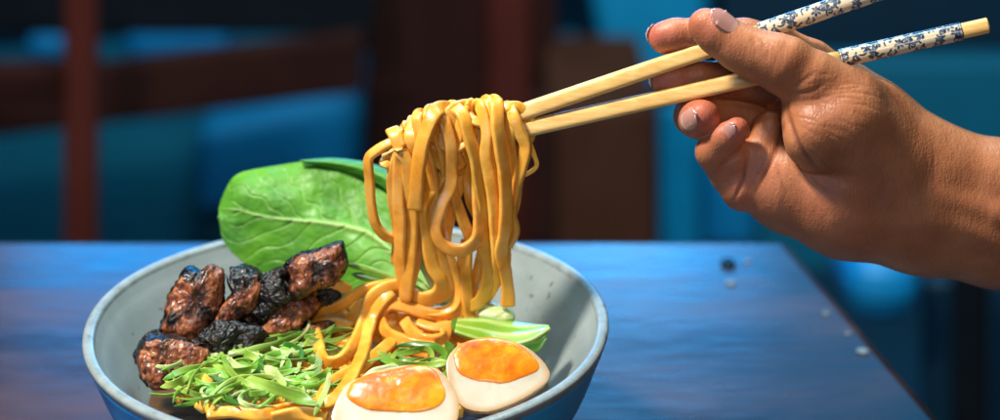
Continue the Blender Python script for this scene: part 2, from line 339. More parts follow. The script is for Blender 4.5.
for pts, w in [
 ([(446,135,-14),(436,120,-10),(430,111,0),(428,118,12),(436,135,16),(444,155,14),(446,180,8),(438,205,4),(428,235,4),(432,262,4)],12),
 ([(500,122,-14),(486,106,-6),(487,100,2),(490,110,14),(491,135,20),(493,165,18),(497,195,16),(490,225,12),(488,250,10)],11),
 ([(470,140,-14),(467,118,-8),(465,109,2),(463,118,12),(458,140,14),(452,160,10),(440,180,10),(424,205,12),(424,235,8)],12),
 ([(412,150,-12),(404,136,-8),(400,130,2),(401,140,12),(397,158,14),(391,175,14),(391,200,12),(398,230,8),(395,262,6)],11),
 ([(425,132,8),(440,140,16),(452,146,17),(464,142,14),(474,132,6)],15),
 ([(392,158,10),(402,154,14),(415,148,14),(428,146,8)],12),
 ([(520,128,-6),(516,112,2),(512,108,8),(511,122,16),(509,145,16),(513,168,14),(518,188,10)],12),
 ([(462,255,4),(464,275,6),(462,300,8),(446,316,8)],12),
 ([(448,150,-12),(446,118,-6),(443,112,0),(434,122,6),(428,150,6),(426,185,4),(416,212,2),(410,245,2)],11),
 ([(486,125,-12),(474,108,-4),(470,106,2),(472,130,6),(478,165,2),(487,200,4),(486,235,6),(478,270,6),(470,300,4)],11),
 ([(410,150,-10),(408,128,-2),(407,126,4),(404,150,4),(408,185,2),(415,222,2),(417,255,4),(410,285,4)],11),
 ([(520,140,-8),(500,104,-2),(501,106,4),(506,140,6),(506,178,4),(500,215,2),(506,250,4),(503,280,6)],11),
 ([(500,118,6),(490,124,15),(476,122,15),(468,114,6)],11)]:
    noodle(pts, COMMON, w=w)
# --- heap
noodle([(398,281,0),(385,284,4),(361,290,6),(342,303,8),(321,313,8),(305,317,6),(300,310,4),(306,300,4),(321,289,4),(337,285,2),(350,290,0)], 'noodle looped round the black charred morsel at the left of the heap', g=NP, w=12)
noodle([(400,284,4),(385,289,10),(369,301,14),(361,330,18),(347,356,20),(332,364,20),(324,358,20),(317,338,18),(318,326,16),(333,323,12),(346,325,10),(355,314,8),(365,302,6)], 'noodle bent into a square cornered loop over the scallions', g=NP, w=13)
noodle([(392,292,10),(378,302,16),(371,322,20),(363,350,22),(352,378,24),(338,396,24),(326,401,22),(322,395,18),(338,379,14),(356,367,12),(378,353,10),(389,341,8),(382,331,6),(366,327,4)], 'noodle reaching down to a sharp bend beside the left egg half', g=NP, w=13)
noodle([(466,315,6),(455,318,8),(439,317,12),(420,312,14),(401,304,14),(387,305,14),(380,315,14),(385,329,14),(400,338,14),(416,344,12),(434,348,8)], 'noodle curled into a round loop in the centre of the heap', g=NP, w=13)
noodle([(407,320,16),(411,331,18),(423,338,18),(440,340,16),(446,332,12),(444,322,8)], 'short noodle folded in front of the round loop', g=NP, w=13)
noodle([(418,322,12),(432,328,12),(450,325,12),(463,320,8)], 'short noodle lying below the lifted bundle', g=NP, w=10)
noodle([(345,300,-4),(362,318,0),(380,330,2),(405,345,4),(430,352,4)], 'noodle passing beneath the two loops of the heap', g=NP, w=12)
noodle([(176,399,0),(184,393,4),(196,395,6),(206,403,4),(214,411,0)], 'noodle bend poking out by the bowl rim at the lower left', g=NP, w=11)
noodle([(209,370,6),(209,384,8),(206,398,4),(200,408,0)], 'pale noodle end standing upright in the scallions', g=NP, w=12, tone=1.15)
noodle([(208,414,4),(235,412,4),(262,414,4),(290,407,4),(318,404,2)], 'noodle lying lengthwise along the front of the bowl', g=NP, w=12)
noodle([(215,403,-4),(240,397,-4),(270,399,-4),(300,396,-4),(325,388,-4)], 'amber noodle half buried under the scallions', g=NP)
noodle([(325,417,0),(318,400,2),(322,385,0),(330,378,-2)], 'amber noodle half buried under the scallions', g=NP, w=10)
noodle([(270,418,0),(300,414,4),(325,418,0)], 'amber noodle half buried under the scallions', g=NP)
for q in range(34):
    a = rng.uniform(0, 6.28); x0 = 330+rng.uniform(-120, 130); y0 = 355+rng.uniform(-30, 45)
    pts = [(x0+45*math.cos(a+s*.5)*s/2, y0+18*math.sin(a+s*.7), -2) for s in range(-2, 4)]
    noodle(pts, 'amber noodle deep in the bowl under the toppings', g='noodles in the broth', z=.0575)
for (x0, y0, a_) in ((376, 322, .2), (392, 318, -.3), (408, 326, .4), (425, 318, 0), (440, 330, -.4), (398, 338, .1), (362, 336, -.5), (350, 312, .5), (330, 345, .3), (455, 312, .2), (385, 304, -.1)):
    noodle([(x0+s*math.cos(a_), y0+s*math.sin(a_)*.6+2*math.sin(s*.1+x0), -10) for s in (-32, -16, 0, 16, 32)], 'amber noodle lying underneath the central heap', g='noodles under the heap', w=14)
# ------------------------------------------------------------------ generic lump from an outline
def lump(name, outline, d, depth, m, disp=.0012, dsc=160, parent=None, n=96, k=40, p=2.6, z=None, seed=0, Yc=None, cols=None, flat=None, tiltn=None, ridged=False, pf=None):
    """closed solid whose seen outline follows the polygon; depth = half thickness in metres"""
    O = np.array(outline, float); c = O.mean(0)
    cw = FP(c[0], c[1], d, z) if Yc is None else PY(c[0], c[1], Yc)
    n0 = CAM-cw if tiltn is None else np.array(tiltn, float); n0 = n0/np.linalg.norm(n0)
    Op = catmull(np.vstack([O, O[:1]]), 6)[:-1]
    ang = np.arctan2(Op[:, 1]-c[1], Op[:, 0]-c[0]); r = np.hypot(Op[:, 0]-c[0], Op[:, 1]-c[1]); o_ = np.argsort(ang); ang, r = ang[o_], r[o_]
    th = np.linspace(-np.pi, np.pi, n, endpoint=False); rr = np.interp(th, np.r_[ang-2*np.pi, ang, ang+2*np.pi], np.r_[r, r, r])
    V = []; ph = np.linspace(-np.pi/2, np.pi/2, k)
    sa = []
    for f in ph:
        pp = pf if (pf and f > 0) else p
        s = abs(math.cos(f))**(2/pp); h = math.copysign(abs(math.sin(f))**(2/pp), math.sin(f)); sa += [s if f > 0 else 2.]*n
        X = PN(c[0]+rr*s*np.cos(th), c[1]+rr*s*np.sin(th), cw, n0)
        hh = depth*h
        if flat is not None and h > 0: hh = flat*h
        V.append(X+n0*hh)
    V = np.array(V).reshape(-1, 3)
    F = [(i*n+j, i*n+(j+1) % n, (i+1)*n+(j+1) % n, (i+1)*n+j) for i in range(k-1) for j in range(n)]
    if disp:
        ctr = V.mean(0); D = V-ctr; D /= np.linalg.norm(D, axis=1)[:, None]+1e-9
        a = np.array([fbm(v, dsc, 5, seed) for v in V])
        if ridged: a = a-.45*np.abs(np.array([fbm(v*np.array([1, 1, 1.7]), dsc*.55, 4, seed+5) for v in V]))
        V = V+D*(a*disp)[:, None]
        if ridged: V = V+D*(np.array([abs(fbm(v, 260, 3, seed+11)) for v in V])*-.0012)[:, None]
    lump.s = np.array(sa)
    cc = cols(V, cw) if cols else None
    if name is None: return V, F, cc, cw
    return mesh(name, V, F, m, parent, cols=cc)
# ------------------------------------------------------------------ meat
def meatcols(amt, seed):
    def f(V, cw):
        out = []; rad = np.linalg.norm(V-cw, axis=1); rm = rad.max()
        for v, sf in zip(V, lump.s):
            a = fbm(v, 75, 5, seed)*.75+amt+.0+min(.62, max(0, (min(sf, 1.)-.86)*4.5))+.12*fbm(v, 330, 3, seed+4)
            k_ = min(1, max(0, a*4.)); k_ = 1-k_*.97
            g = 1+.35*fbm(v*np.array([1, 1, 2.2]), 300, 3, seed+2)
            cv_ = abs(fbm(v*np.array([1.6, 1, .5]), 85, 4, seed+8)); g *= .2+.8*min(1, cv_/.05)
            g *= 1.25
            out.append((k_*g*1.05, k_*g, k_*g))
        return np.array(out)
    return f
MG = 'roasted pork pieces in the bowl'
def meat(outline, d, depth, label, amt=-.15, seed=0, m='meat', disp=.0022, z=None, name='pork_piece'):
    o = lump(name, outline, d, depth, M[m], disp*.75, 95, seed=seed, z=z, cols=meatcols(amt, seed), p=3.4, n=150, k=64, ridged=True)
    tag(o, label, 'meat', MG)
meat([(160,330),(166,306),(176,284),(183,268),(192,264),(202,267),(212,262),(223,270),(226,286),(224,304),(214,324),(204,338),(188,344),(170,340)], 26, .011, 'tall upright slice of roast pork with a pale brown cut face, nearest the bowl wall', -.16, 1)
meat([(208,330),(218,308),(233,290),(226,272),(240,265),(256,270),(266,284),(262,302),(250,316),(232,328),(216,336)], 24, .010, 'curved slab of roast pork with a dark glazed crust right of the tall slice', .04, 2)
meat([(283,266),(298,254),(320,249),(338,240),(346,243),(347,272),(338,286),(320,292),(300,300),(289,298),(286,282)], 16, .010, 'wedge of roast pork with a pointed charred corner under the green leaf', -.06, 3)
meat([(244,336),(258,320),(278,304),(300,293),(316,294),(324,304),(312,320),(296,332),(276,340),(258,342)], 18, .008, 'reddish strip of pork leaning against the black charred chunk', 0, 4)
meat([(246,314),(250,292),(262,274),(280,268),(292,276),(296,296),(282,310),(268,320),(254,324)], 18, .009, 'jet black charred chunk in the middle of the pork', 1, 5, 'char', .005)
meat([(136,350),(146,338),(168,334),(192,340),(210,352),(200,370),(178,382),(160,390),(144,382),(138,364)], 12, .009, 'low torn piece of pork at the far left, red brown on its front face', -.10, 6)
meat([(178,346),(200,326),(232,318),(258,324),(266,338),(248,354),(222,362),(196,370),(180,360)], 14, .009, 'long black crusted piece of pork just above the scallions', .9, 7, 'char', .005)
meat([(204,326),(222,310),(246,304),(260,314),(258,332),(238,338),(214,338)], 20, .007, 'small reddish pork bit wedged between the black pieces', .08, 8)
meat([(310,297),(316,288),(330,286),(340,291),(342,302),(333,310),(316,310)], 2, .0045, 'small black charred morsel encircled by a noodle', 1, 9, 'char', .0035)
meat([(135,354),(144,334),(158,326),(172,334),(168,350),(150,358),(140,364)], 9, .006, 'black crust crumb against the bowl wall at the left', 1, 10, 'char', .004)
meat([(224,350),(270,336),(330,318),(335,335),(290,356),(240,366)], -12, .007, 'dark piece of pork mostly hidden beneath the scallions', .2, 11)
meat([(172,306),(190,318),(206,330),(200,344),(178,346),(162,338),(160,322)], 30, .006, 'charred black foot of the tall slice, hanging over the torn piece', .8, 12, 'char', .004)
# ------------------------------------------------------------------ eggs
def egg(label, out, yolk, tilt, d, dd, yd, seed, z):
    O = np.array(out, float); c = O.mean(0); cw = FP(c[0], c[1], d, z)
    def wc(V, cw_):
        n_ = np.array(tilt, float); n_ /= np.linalg.norm(n_); h = (V-cw_) @ n_; r_ = np.linalg.norm((V-cw_)-h[:, None]*n_, axis=1)
        e = np.clip((lump.s-.84)*7, 0, .9)*.85        # marinated brown skin on the outside of the egg
        e = e+0*r_
        t_ = np.array([.95, .60, .32]); w_ = np.array([1, 1, 1]); return w_*(1-e[:, None])+t_*e[:, None]
    r = root('egg_half', cw, label, 'egg', 'soft boiled egg halves')
    o = lump('white', out, d, dd, M['white'], .0005, 90, parent=r, cols=wc, flat=.0008, pf=8, tiltn=tilt, z=z, k=70, p=2.05, seed=seed)
    n_ = np.array(tilt, float); n_ /= np.linalg.norm(n_)
    Y = np.array(yolk, float); cy = Y.mean(0); cwy = PN(cy[0], cy[1], cw+n_*.0006, n_)
    o2 = lump('yolk', yolk, 0, .007, M['yolk'], .0006, 110, parent=r, cols=lambda V, c_: np.array([(1, t_, t_) for t_ in np.clip([.88+.5*fbm(v, 130, 4, seed) for v in V], .6, 1.1)]), flat=yd, tiltn=tilt, Yc=cwy[1], seed=seed+3, p=2.4, pf=2.6, n=140, k=60)
    return r
egg('right egg half with its orange yolk facing up beside the green stalk', [(450,355),(461,344),(490,338),(515,343),(535,354),(548,367),(550,378),(538,390),(512,404),(488,412),(466,408),(452,392),(446,370)],
    [(453,356),(459,345),(474,340),(494,338),(516,344),(533,356),(541,367),(530,376),(507,383),(480,382),(458,373)], (0.08, -.62, .78), 26, .011, .0013, 1, .062)
egg('left egg half, lower in the photo, its ragged yolk topped by a scallion', [(338,400),(349,383),(380,371),(410,365),(436,370),(452,384),(459,402),(456,424),(430,440),(390,446),(350,440),(332,424)],
    [(350,384),(366,376),(388,372),(412,366),(432,369),(443,382),(446,396),(438,408),(412,413),(380,412),(360,407),(347,396)], (-.02, -.58, .81), 26, .012, .0017, 2, .0625)
# ------------------------------------------------------------------ big leaf
def grid_patch(rows, nu=120, nv=60):
    """rows: list over v of lists over u of (px,py,Y)"""
    R = [resample_px(catmull(np.array(r, float), 12), nu) for r in rows]
    R = np.array(R); out = np.zeros((nv, nu, 3))
    for i in range(nu): out[:, i] = resample_px(catmull(R[:, i], 12), nv)
    return out
def resample_px(C, n):
    s = np.r_[0, np.cumsum(np.linalg.norm(np.diff(C[:, :2], axis=0), axis=1)+1e-6)]; q = np.linspace(0, s[-1], n)
    return np.stack([np.interp(q, s, C[:, i]) for i in range(3)], 1)
rows = [
 [(219,217,.066),(223,240,.062),(240,260,.058),(266,274,.052),(300,286,.044),(345,292,.034),(390,294,.026),(425,297,.020)],
 [(219,213,.070),(234,222,.064),(262,240,.058),(295,255,.050),(330,270,.042),(368,282,.033),(400,289,.026),(427,295,.020)],
 [(219,209,.074),(240,199,.068),(268,203,.063),(300,216,.058),(337,233,.050),(366,254,.040),(398,279,.028),(428,293,.020)],
 [(220,205,.077),(238,184,.075),(270,180,.074),(310,188,.070),(350,202,.064),(385,225,.052),(412,258,.036),(432,290,.020)],
 [(221,201,.080),(236,176,.083),(265,167,.085),(305,161,.086),(345,160,.085),(385,169,.076),(416,196,.055),(440,284,.020)],
]
G = grid_patch(rows, 260, 130); nv, nu = G.shape[:2]
G[..., 2] = .02+(G[..., 2]-.02)*.62
P3 = PY(G[..., 0], G[..., 1], G[..., 2])
U, Vv = np.meshgrid(np.linspace(0, 1, nu), np.linspace(0, 1, nv)); VM = .5
def leafcols(U, Vv, base, vein, nvein=9):
    side = np.abs(Vv-VM)*2
    mid = np.exp(-((Vv-VM)/(.010+.030*U**2))**2)
    wav = .02*np.sin(U*23+Vv*9)+.012*np.sin(U*51-Vv*17)
    q = (U+side*.36*(1-.3*side)+wav)*nvein+np.where(Vv > VM, .45, 0)
    fr = np.abs(q-np.round(q)); sv = np.exp(-(fr/(.055-.025*side))**2)*np.clip(1-side*.75, 0, 1)*(U > .06)
    q2 = (U*1.0-side*.5+wav*1.5)*31; fr2 = np.abs(q2-np.round(q2)); sv2 = np.exp(-(fr2/.13)**2)*.10
    q3 = (Vv*1.0+wav*1.2+U*.25)*26; fr3 = np.abs(q3-np.round(q3)); sv3 = np.exp(-(fr3/.13)**2)*.08
    vn = np.clip(np.maximum(np.maximum(mid, sv*.5), np.maximum(sv2, sv3)), 0, 1)
    return vn, mid, sv
vn, mid, sv = leafcols(U, Vv, 0, 0)
disp = np.zeros_like(U)
for i in range(nv):
    for j in range(nu):
        p = P3[i, j]; disp[i, j] = .0024*fbm(p, 36, 2, 3)+.0006*fbm(p, 130, 3, 9)
n_leaf = np.array([-.1, -.75, .65]); n_leaf /= np.linalg.norm(n_leaf)
disp = disp*np.clip(1.2-U, 0, 1) + .0012*mid*(.3+U) - .0007*sv
P3 = P3+n_leaf*disp[..., None]
mott = np.array([[fbm(P3[i, j], 80, 4, 5) for j in range(nu)] for i in range(nv)])
bc = np.stack([.058+.03*mott+.02*Vv, .225+.07*mott+.05*Vv, .008+.004*mott], -1)
bc = np.clip(bc, .01, 1); vc = np.array([.46, .62, .22]); pale = np.clip((U-.66)*1.3, 0, .4)[..., None]*np.exp(-((Vv-VM)/.35)**2)[..., None]
bc = bc*(1-pale)+vc*.8*pale; bc = bc*(1-.75*vn[..., None])+vc*.75*vn[..., None]
def shell(P, C, th, nrm):
    nv, nu = P.shape[:2]; N = np.cross(np.gradient(P, axis=1), np.gradient(P, axis=0)); N /= np.linalg.norm(N, axis=2)[..., None]+1e-12
    if (N.reshape(-1, 3).mean(0) @ nrm) < 0: N = -N
    V = np.concatenate([P.reshape(-1, 3), (P-N*th).reshape(-1, 3)]); n = nv*nu; F = []
    for i in range(nv-1):
        for j in range(nu-1):
            a, b, c, d = i*nu+j, i*nu+j+1, (i+1)*nu+j+1, (i+1)*nu+j; F += [(a, b, c, d), (d+n, c+n, b+n, a+n)]
    ring = [j for j in range(nu)]+[i*nu+nu-1 for i in range(1, nv)]+[(nv-1)*nu+j for j in range(nu-2, -1, -1)]+[i*nu for i in range(nv-2, 0, -1)]
    for a, b in zip(ring, ring[1:]+ring[:1]): F.append((b, a, a+n, b+n))
    return V, F, np.concatenate([C.reshape(-1, 3), C.reshape(-1, 3)*np.array([1.2, 1.05, 1.3])])
V, F, cc = shell(P3, bc, .0005, n_leaf)
lf = tag(mesh('leaf', V, F, M['leaf'], cols=cc), 'large crinkled dark green bok choy leaf standing at the back of the bowl', 'vegetable')
# rolled margin of the leaf: pale underside turned over along the top right edge
rt = [(300,160,.085),(335,158,.084),(370,163,.078),(395,174,.070),(418,192,.056),(434,220,.040),(442,262,.026)]
rb = [(302,163,.082),(337,169,.078),(366,178,.070),(388,192,.062),(404,212,.050),(420,240,.034),(436,270,.022)]
rm_ = [((a[0]+b[0])/2, (a[1]+b[1])/2-.8, min(a[2], b[2])-.002) for a, b in zip(rt, rb)]
G2 = grid_patch([rt, rm_, rb], 90, 16); G2[..., 2] = .02+(G2[..., 2]-.02)*.62; Q3 = PY(G2[..., 0], G2[..., 1], G2[..., 2]-.001)
u2, v2 = np.meshgrid(np.linspace(0, 1, 90), np.linspace(0, 1, 16)); q = (u2*.9+v2*.12)*14; f2 = np.exp(-((q-np.round(q))/.1)**2)
c2_ = np.stack([.07+.06*f2, .25+.08*f2, .02+.02*f2], -1); V, F, cc = shell(Q3, c2_, .0005, n_leaf)
mesh('rolled_edge', V, F, M['leaf'], lf, cols=cc)['label'] = 'paler rolled over upper edge of the leaf'
# ------------------------------------------------------------------ green stalks
def strip_cols(n, nc, extra, a, b, f=None):
    u = np.linspace(0, 1, n); c = np.array(a)*(1-u[:, None])+np.array(b)*u[:, None]
    c = np.repeat(c, nc, 0); return np.vstack([c, np.tile(c[-1], (extra, 1))])
def ribbon(name, pts, w, t, a, b, m, label, cat, group=None, taper=.25, z=None, tw=0, power=2.4, wob=.3, seed=0, stri=0, curl=0, wv=0, hollow=0):
    C = resample(path(pts, z=z), .0009); n = len(C); nc = 16
    tws = tw+curl*np.linspace(-1, 1, n)+wv*np.sin(np.linspace(0, 1, n)*8+seed)
    V, F = sweep(C, w*K, t*K, nc=nc, power=power, twist=tws, taper=taper, wob=wob, seed=seed)
    u = np.linspace(0, 1, n); c = np.array(a)*(1-u[:, None])+np.array(b)*u[:, None]
    c = np.repeat(c, nc, 0)
    ang = np.tile(np.arange(nc), n); c = c*(1+.22*((ang % 2)*2-1)[:, None]*stri)
    body = V[:n*nc]
    if hollow:                                       # fold the ribbon into a shallow gutter
        Cc = np.repeat(C, nc, 0); D = body-Cc; L = np.linalg.norm(D, axis=1); vw = CAM-Cc; vw /= np.linalg.norm(vw, axis=1)[:, None]
        V[:n*nc] = body+vw*((L/(w*K/2))**2*hollow*w*K*.5)[:, None]
    cols = np.vstack([c, np.tile(c[0], (nc+1, 1)), np.tile(c[-1], (nc+1, 1))])
    return tag(mesh(name, V, F, M[m], cols=cols), label, cat, group)
LG = (.32, .43, .07); PW = (.54, .58, .28); DG = (.035, .14, .015); MGc = (.12, .27, .02)
SG = 'bok choy stalks beneath the noodles'
ribbon('vegetable_stalk', [(345,264,-2),(372,270,0),(400,280,2),(425,292,2)], 6, 4, MGc, LG, 'stalk', 'thin pale stalk running down from the big leaf at left of the noodles', 'vegetable', SG, stri=.7)
ribbon('vegetable_stalk', [(352,274,2),(378,280,2),(402,288,3)], 7, 4, DG, MGc, 'stalk', 'green stalk just above the looped noodle at left', 'vegetable', SG, stri=.7)
ribbon('vegetable_stalk', [(415,250,-8),(425,268,-4),(434,290,0)], 9, 6, MGc, PW, 'stalk', 'narrow stalk glimpsed between the hanging noodles', 'vegetable', SG, stri=.7)
ribbon('vegetable_stalk', [(436,292,0),(452,296,0),(475,300,2),(492,306,2)], 14, 9, LG, PW, 'stalk', 'yellow green stalk base crossing behind the lifted bundle', 'vegetable', SG, stri=.5)
lump_c = lambda a, b: (lambda V, cw: np.array([np.array(a)*(1-k_)+np.array(b)*k_ for k_ in np.clip(.5+.9*np.array([fbm(v*np.array([.4, 1.5, 1.5]), 190, 3, 4) for v in V]), 0, 1)]))
o = lump('vegetable_stalk', [(484,304),(496,303),(508,306),(515,313),(513,321),(502,324),(488,322),(478,316)], 10, .004, M['stalk'], .0006, 150, cols=lump_c((.62, .70, .30), (.74, .78, .52)))
tag(o, 'rounded pale yellow stalk end poking out right of the bundle', 'vegetable', SG)
# big stalk at the right: bright upper face and dark leafy underside
rw0 = [(455,332,-.002),(480,340,-.004),(505,346,-.005),(530,340,-.003),(549,327,.0)]
rw1 = [(456,324,.004),(480,326,.004),(505,330,.004),(530,329,.004),(549,326,.002)]
rw2 = [(458,318,.010),(480,317,.011),(505,320,.011),(528,323,.010),(548,325,.006)]
def sheet(rws, a, b, name, label, dy, th=.0012, parent=None, stri=16):
    g = grid_patch(rws, 70, 40); p = PY(g[..., 0], g[..., 1], g[..., 2]+dy); u, v = np.meshgrid(np.linspace(0, 1, 70), np.linspace(0, 1, 40))
    s = (.5+.5*np.sin(v*stri+u*2))**2
    nz_ = np.array([[fbm(p[i, j]*np.array([.5, 1.5, 1.5]), 130, 3, 2) for j in range(70)] for i in range(40)])
    s = np.clip(s*.7+.5*nz_, 0, 1)[..., None]; c = np.array(a)*(1-s)+np.array(b)*s
    p = p+np.array([0, -.5, .8])*(.0007*s)
    V, F, cc = shell(p, c, th, np.array([0, -.5, .8])); o = mesh(name, V, F, M['stalk'], parent, cols=cc)
    if label: tag(o, label, 'vegetable' if parent is None else None, SG if parent is None else None)
    return o
ln_ = PZ(500., 332., .064)[1]
st = sheet([rw0, rw1, rw2], (.20, .40, .03), (.62, .74, .28), 'vegetable_stalk', 'bright yellow green stalk with pointed tip behind the right egg half', ln_-.006)
sheet([[(500,352,-.004),(520,356,-.006),(538,352,-.004),(546,340,-.002)], [(503,347,-.004),(520,348,-.005),(536,343,-.003),(547,333,-.001)], [(505,345,-.002),(520,342,-.003),(534,337,-.002),(548,328,.001)]],
      (.05, .16, .02), (.10, .26, .03), 'dark_underside', 'dark green underside of the stalk', ln_-.006, parent=st, stri=6)
ribbon('vegetable_stalk', [(452,321,14),(462,328,18),(476,338,18),(486,345,14)], 15, 8, (.05, .17, .02), (.12, .30, .03), 'stalk', 'dark green stem piece between the central heap and the right egg half', 'vegetable', SG, hollow=.2)
# ------------------------------------------------------------------ scallions
SC = 'shredded scallion greens on the noodles'
SL = 'thin curled shred of scallion in the green pile at lower left'
def scal(pts, w=6, a=MGc, b=LG, label=SL, seed=0, t=1.6, **k):
    k.setdefault('hollow', rng.uniform(-.25, .5)); k.setdefault('wv', .55); k.setdefault('taper', .45)
    return ribbon('scallion_shred', pts, w, t, a, b, 'scallion', label, 'scallion', SC, seed=seed, stri=.35, **k)
scal([(183,364,14),(215,356,18),(250,347,20),(290,336,20),(325,324,16)], 10, PW, MGc, 'long pale scallion shred along the upper edge of the green pile')
scal([(205,352,18),(240,352,24),(275,345,26),(305,334,24),(330,330,20)], 9, LG, DG, 'broad green scallion shred crossing just under the pork')
scal([(238,376,26),(262,384,32),(290,394,34),(318,405,30)], 13, LG, MGc, 'broad flat scallion piece lying on top at the centre of the pile', hollow=.3)
scal([(163,380,12),(182,371,16),(205,366,18),(235,362,18)], 8, MGc, LG, 'scallion shred reaching farthest left over the torn pork')
scal([(165,381,12),(185,391,16),(210,398,18),(240,396,16)], 7, LG, DG, 'scallion shred curving along the lower left toward the rim')
scal([(203,408,16),(212,394,24),(232,380,30),(262,376,32),(300,382,30)], 5, LG, LG, 'thin scallion thread arching over the upright noodle end')
scal([(222,352,22),(228,368,30),(240,380,30),(262,390,26)], 7, MGc, LG)
scal([(330,372,24),(328,384,28),(322,398,28),(314,416,22)], 7, PW, LG, 'pale scallion strip standing down the pile by the sharp noodle bend')
scal([(316,330,16),(320,350,20),(318,372,22),(330,385,20)], 8, PW, DG)
scal([(265,366,30),(275,374,34),(286,386,32)], 11, PW, LG, 'short pale scallion slice in the middle of the pile', t=3)
scal([(360,382,26),(376,374,32),(392,368,32),(398,366,28)], 12, PW, (.66, .70, .36), 'pale split scallion stem resting on the left egg yolk', t=5, hollow=.1)
S2 = 'curled green scallion shred between the noodle heap and the egg halves'
for pts, w, a, b in [
 ([(365,362,20),(385,357,26),(410,352,28),(425,348,26),(432,356,28),(424,366,30),(408,372,28),(390,376,24)], 6, MGc, LG),
 ([(378,358,22),(400,364,30),(425,366,32),(450,362,30)], 9, MGc, LG),
 ([(395,346,16),(418,344,22),(438,348,24),(446,358,22),(440,366,18)], 8, DG, MGc),
 ([(400,372,26),(392,360,28),(402,350,26),(420,352,24)], 5, LG, MGc),
 ([(445,342,14),(452,352,20),(450,368,22),(446,380,20)], 12, DG, MGc),
 ([(440,356,16),(446,366,20),(448,380,18)], 9, MGc, LG),
 ([(372,350,14),(388,356,18),(405,360,20),(422,358,22)], 6, LG, DG),
 ([(410,368,28),(430,360,32),(452,363,30)], 6, LG, LG)]:
    scal(pts, w, a, b, S2, seed=int(pts[0][0]))
for q in range(110):
    while True:
        cx_ = rng.uniform(170, 335); cy_ = rng.uniform(330, 400)
        if cy_ > 372-.30*(cx_-170)-4+(-6) and cy_ < 404-.02*(cx_-180): break
    a_ = rng.normal(-.36, .42); L = rng.uniform(30, 92); cv = rng.normal(0, 1.2); d0 = rng.uniform(4, 26)
    pts = []
    for s in np.linspace(-.5, .5, 5):
        an = a_+cv*s; pts.append((cx_+L*s*math.cos(an), cy_+L*s*math.sin(an)*.62, d0+4*math.sin(s*5+q)))
    pts = [(x, min(y, 406), d) for x, y, d in pts]
    cs = [MGc, LG, DG, PW, (.22, .46, .05)]; i1, i2 = rng.choice(5, p=[.20, .30, .12, .18, .2]), rng.choice(5, p=[.24, .32, .12, .14, .18])
    scal(pts, rng.uniform(3.0, 8.5), cs[i1], cs[i2], SL, seed=q, curl=rng.normal(0, .6))
# ------------------------------------------------------------------ hand
H_Y = .004
class Vol:
    def __init__(s, lo, hi, st):
        s.lo = np.array(lo, float); s.st = st; s.n = ((np.array(hi)-s.lo)/st).astype(int)+1
        s.ax = [s.lo[i]+st*np.arange(s.n[i]) for i in range(3)]
        s.f = np.full(tuple(s.n), 60., np.float32)
    def sl(s, lo, hi):
        a = np.clip(np.floor((np.array(lo)-s.lo)/s.st).astype(int), 0, s.n-1); b = np.clip(np.ceil((np.array(hi)-s.lo)/s.st).astype(int)+1, 1, s.n)
        return tuple(slice(x, y) for x, y in zip(a, b))
def cap(vol, A, B, ra, rb, pad, sz=1.):
    A = np.array(A, float); B = np.array(B, float); r = max(ra, rb)+pad
    lo = np.minimum(A, B)-r; hi = np.maximum(A, B)+r
    q = vol.sl(lo, hi)
    X = vol.ax[0][q[0]][:, None, None].astype(np.float32); Yy = vol.ax[1][q[1]][None, :, None].astype(np.float32); Z = vol.ax[2][q[2]][None, None].astype(np.float32)
    b = B-A; bb = b @ b+1e-9
    h = np.clip(((X-A[0])*b[0]+(Yy-A[1])*b[1]+(Z-A[2])*b[2])/bb, 0, 1)
    d = np.sqrt((X-A[0]-h*b[0])**2+(Yy-A[1]-h*b[1])**2+((Z-A[2]-h*b[2])/sz)**2)-(ra+(rb-ra)*h)
    return q, d
def smin(a, b, k):
    h = np.clip(.5+.5*(b-a)/k, 0, 1); return b*(1-h)+a*h-k*h*(1-h)
def chain(vol, pts, k=6, sz=1.):
    """own field for a chain of tapered capsules"""
    f = np.full(vol.f.shape, 60., np.float32)
    for p0, p1 in zip(pts[:-1], pts[1:]):
        q, d = cap(vol, p0[:3], p1[:3], p0[3], p1[3], 40, sz); f[q] = smin(f[q], d, k)
    return f
STEP = 1.5
vol = Vol((628, -14, -118), (1110, 312, 92), STEP)
# x, y, depth towards the camera, radius (all in photo pixels)
palm = np.full(vol.f.shape, 60., np.float32)
def addp(*segs, k=14):
    for p0, p1 in segs:
        q, d = cap(vol, p0[:3], p1[:3], p0[3], p1[3], 40); palm[q] = smin(palm[q], d, k)
addp(((1130,199,-32,58),(1000,199,-32,58)), ((1130,228,-30,60),(1000,229,-30,58)), ((1000,199,-32,58),(930,184,-28,58)), ((1000,229,-30,58),(925,216,-24,56)))
addp(((930,184,-28,58),(862,132,-20,56)), ((925,216,-24,56),(848,202,-16,54)), k=20)
addp(((862,132,-20,50),(838,112,-34,46)), ((848,202,-16,54),(788,184,-26,46)), k=20)          # back of the hand, heel
addp(((788,184,-26,46),(758,176,-30,32)), ((838,112,-34,46),(800,126,-50,36)), k=16)
addp(((846,128,18,44),(898,168,4,36)), k=14)
then_ = chain(vol, [(812,116,26,31),(822,134,32,38),(846,128,26,44),(890,160,6,36)], 8)
kk = np.interp(vol.ax[0], [800, 835, 880], [3.5, 6, 20])[:, None, None].astype(np.float32)
palm = smin(palm, then_, kk)
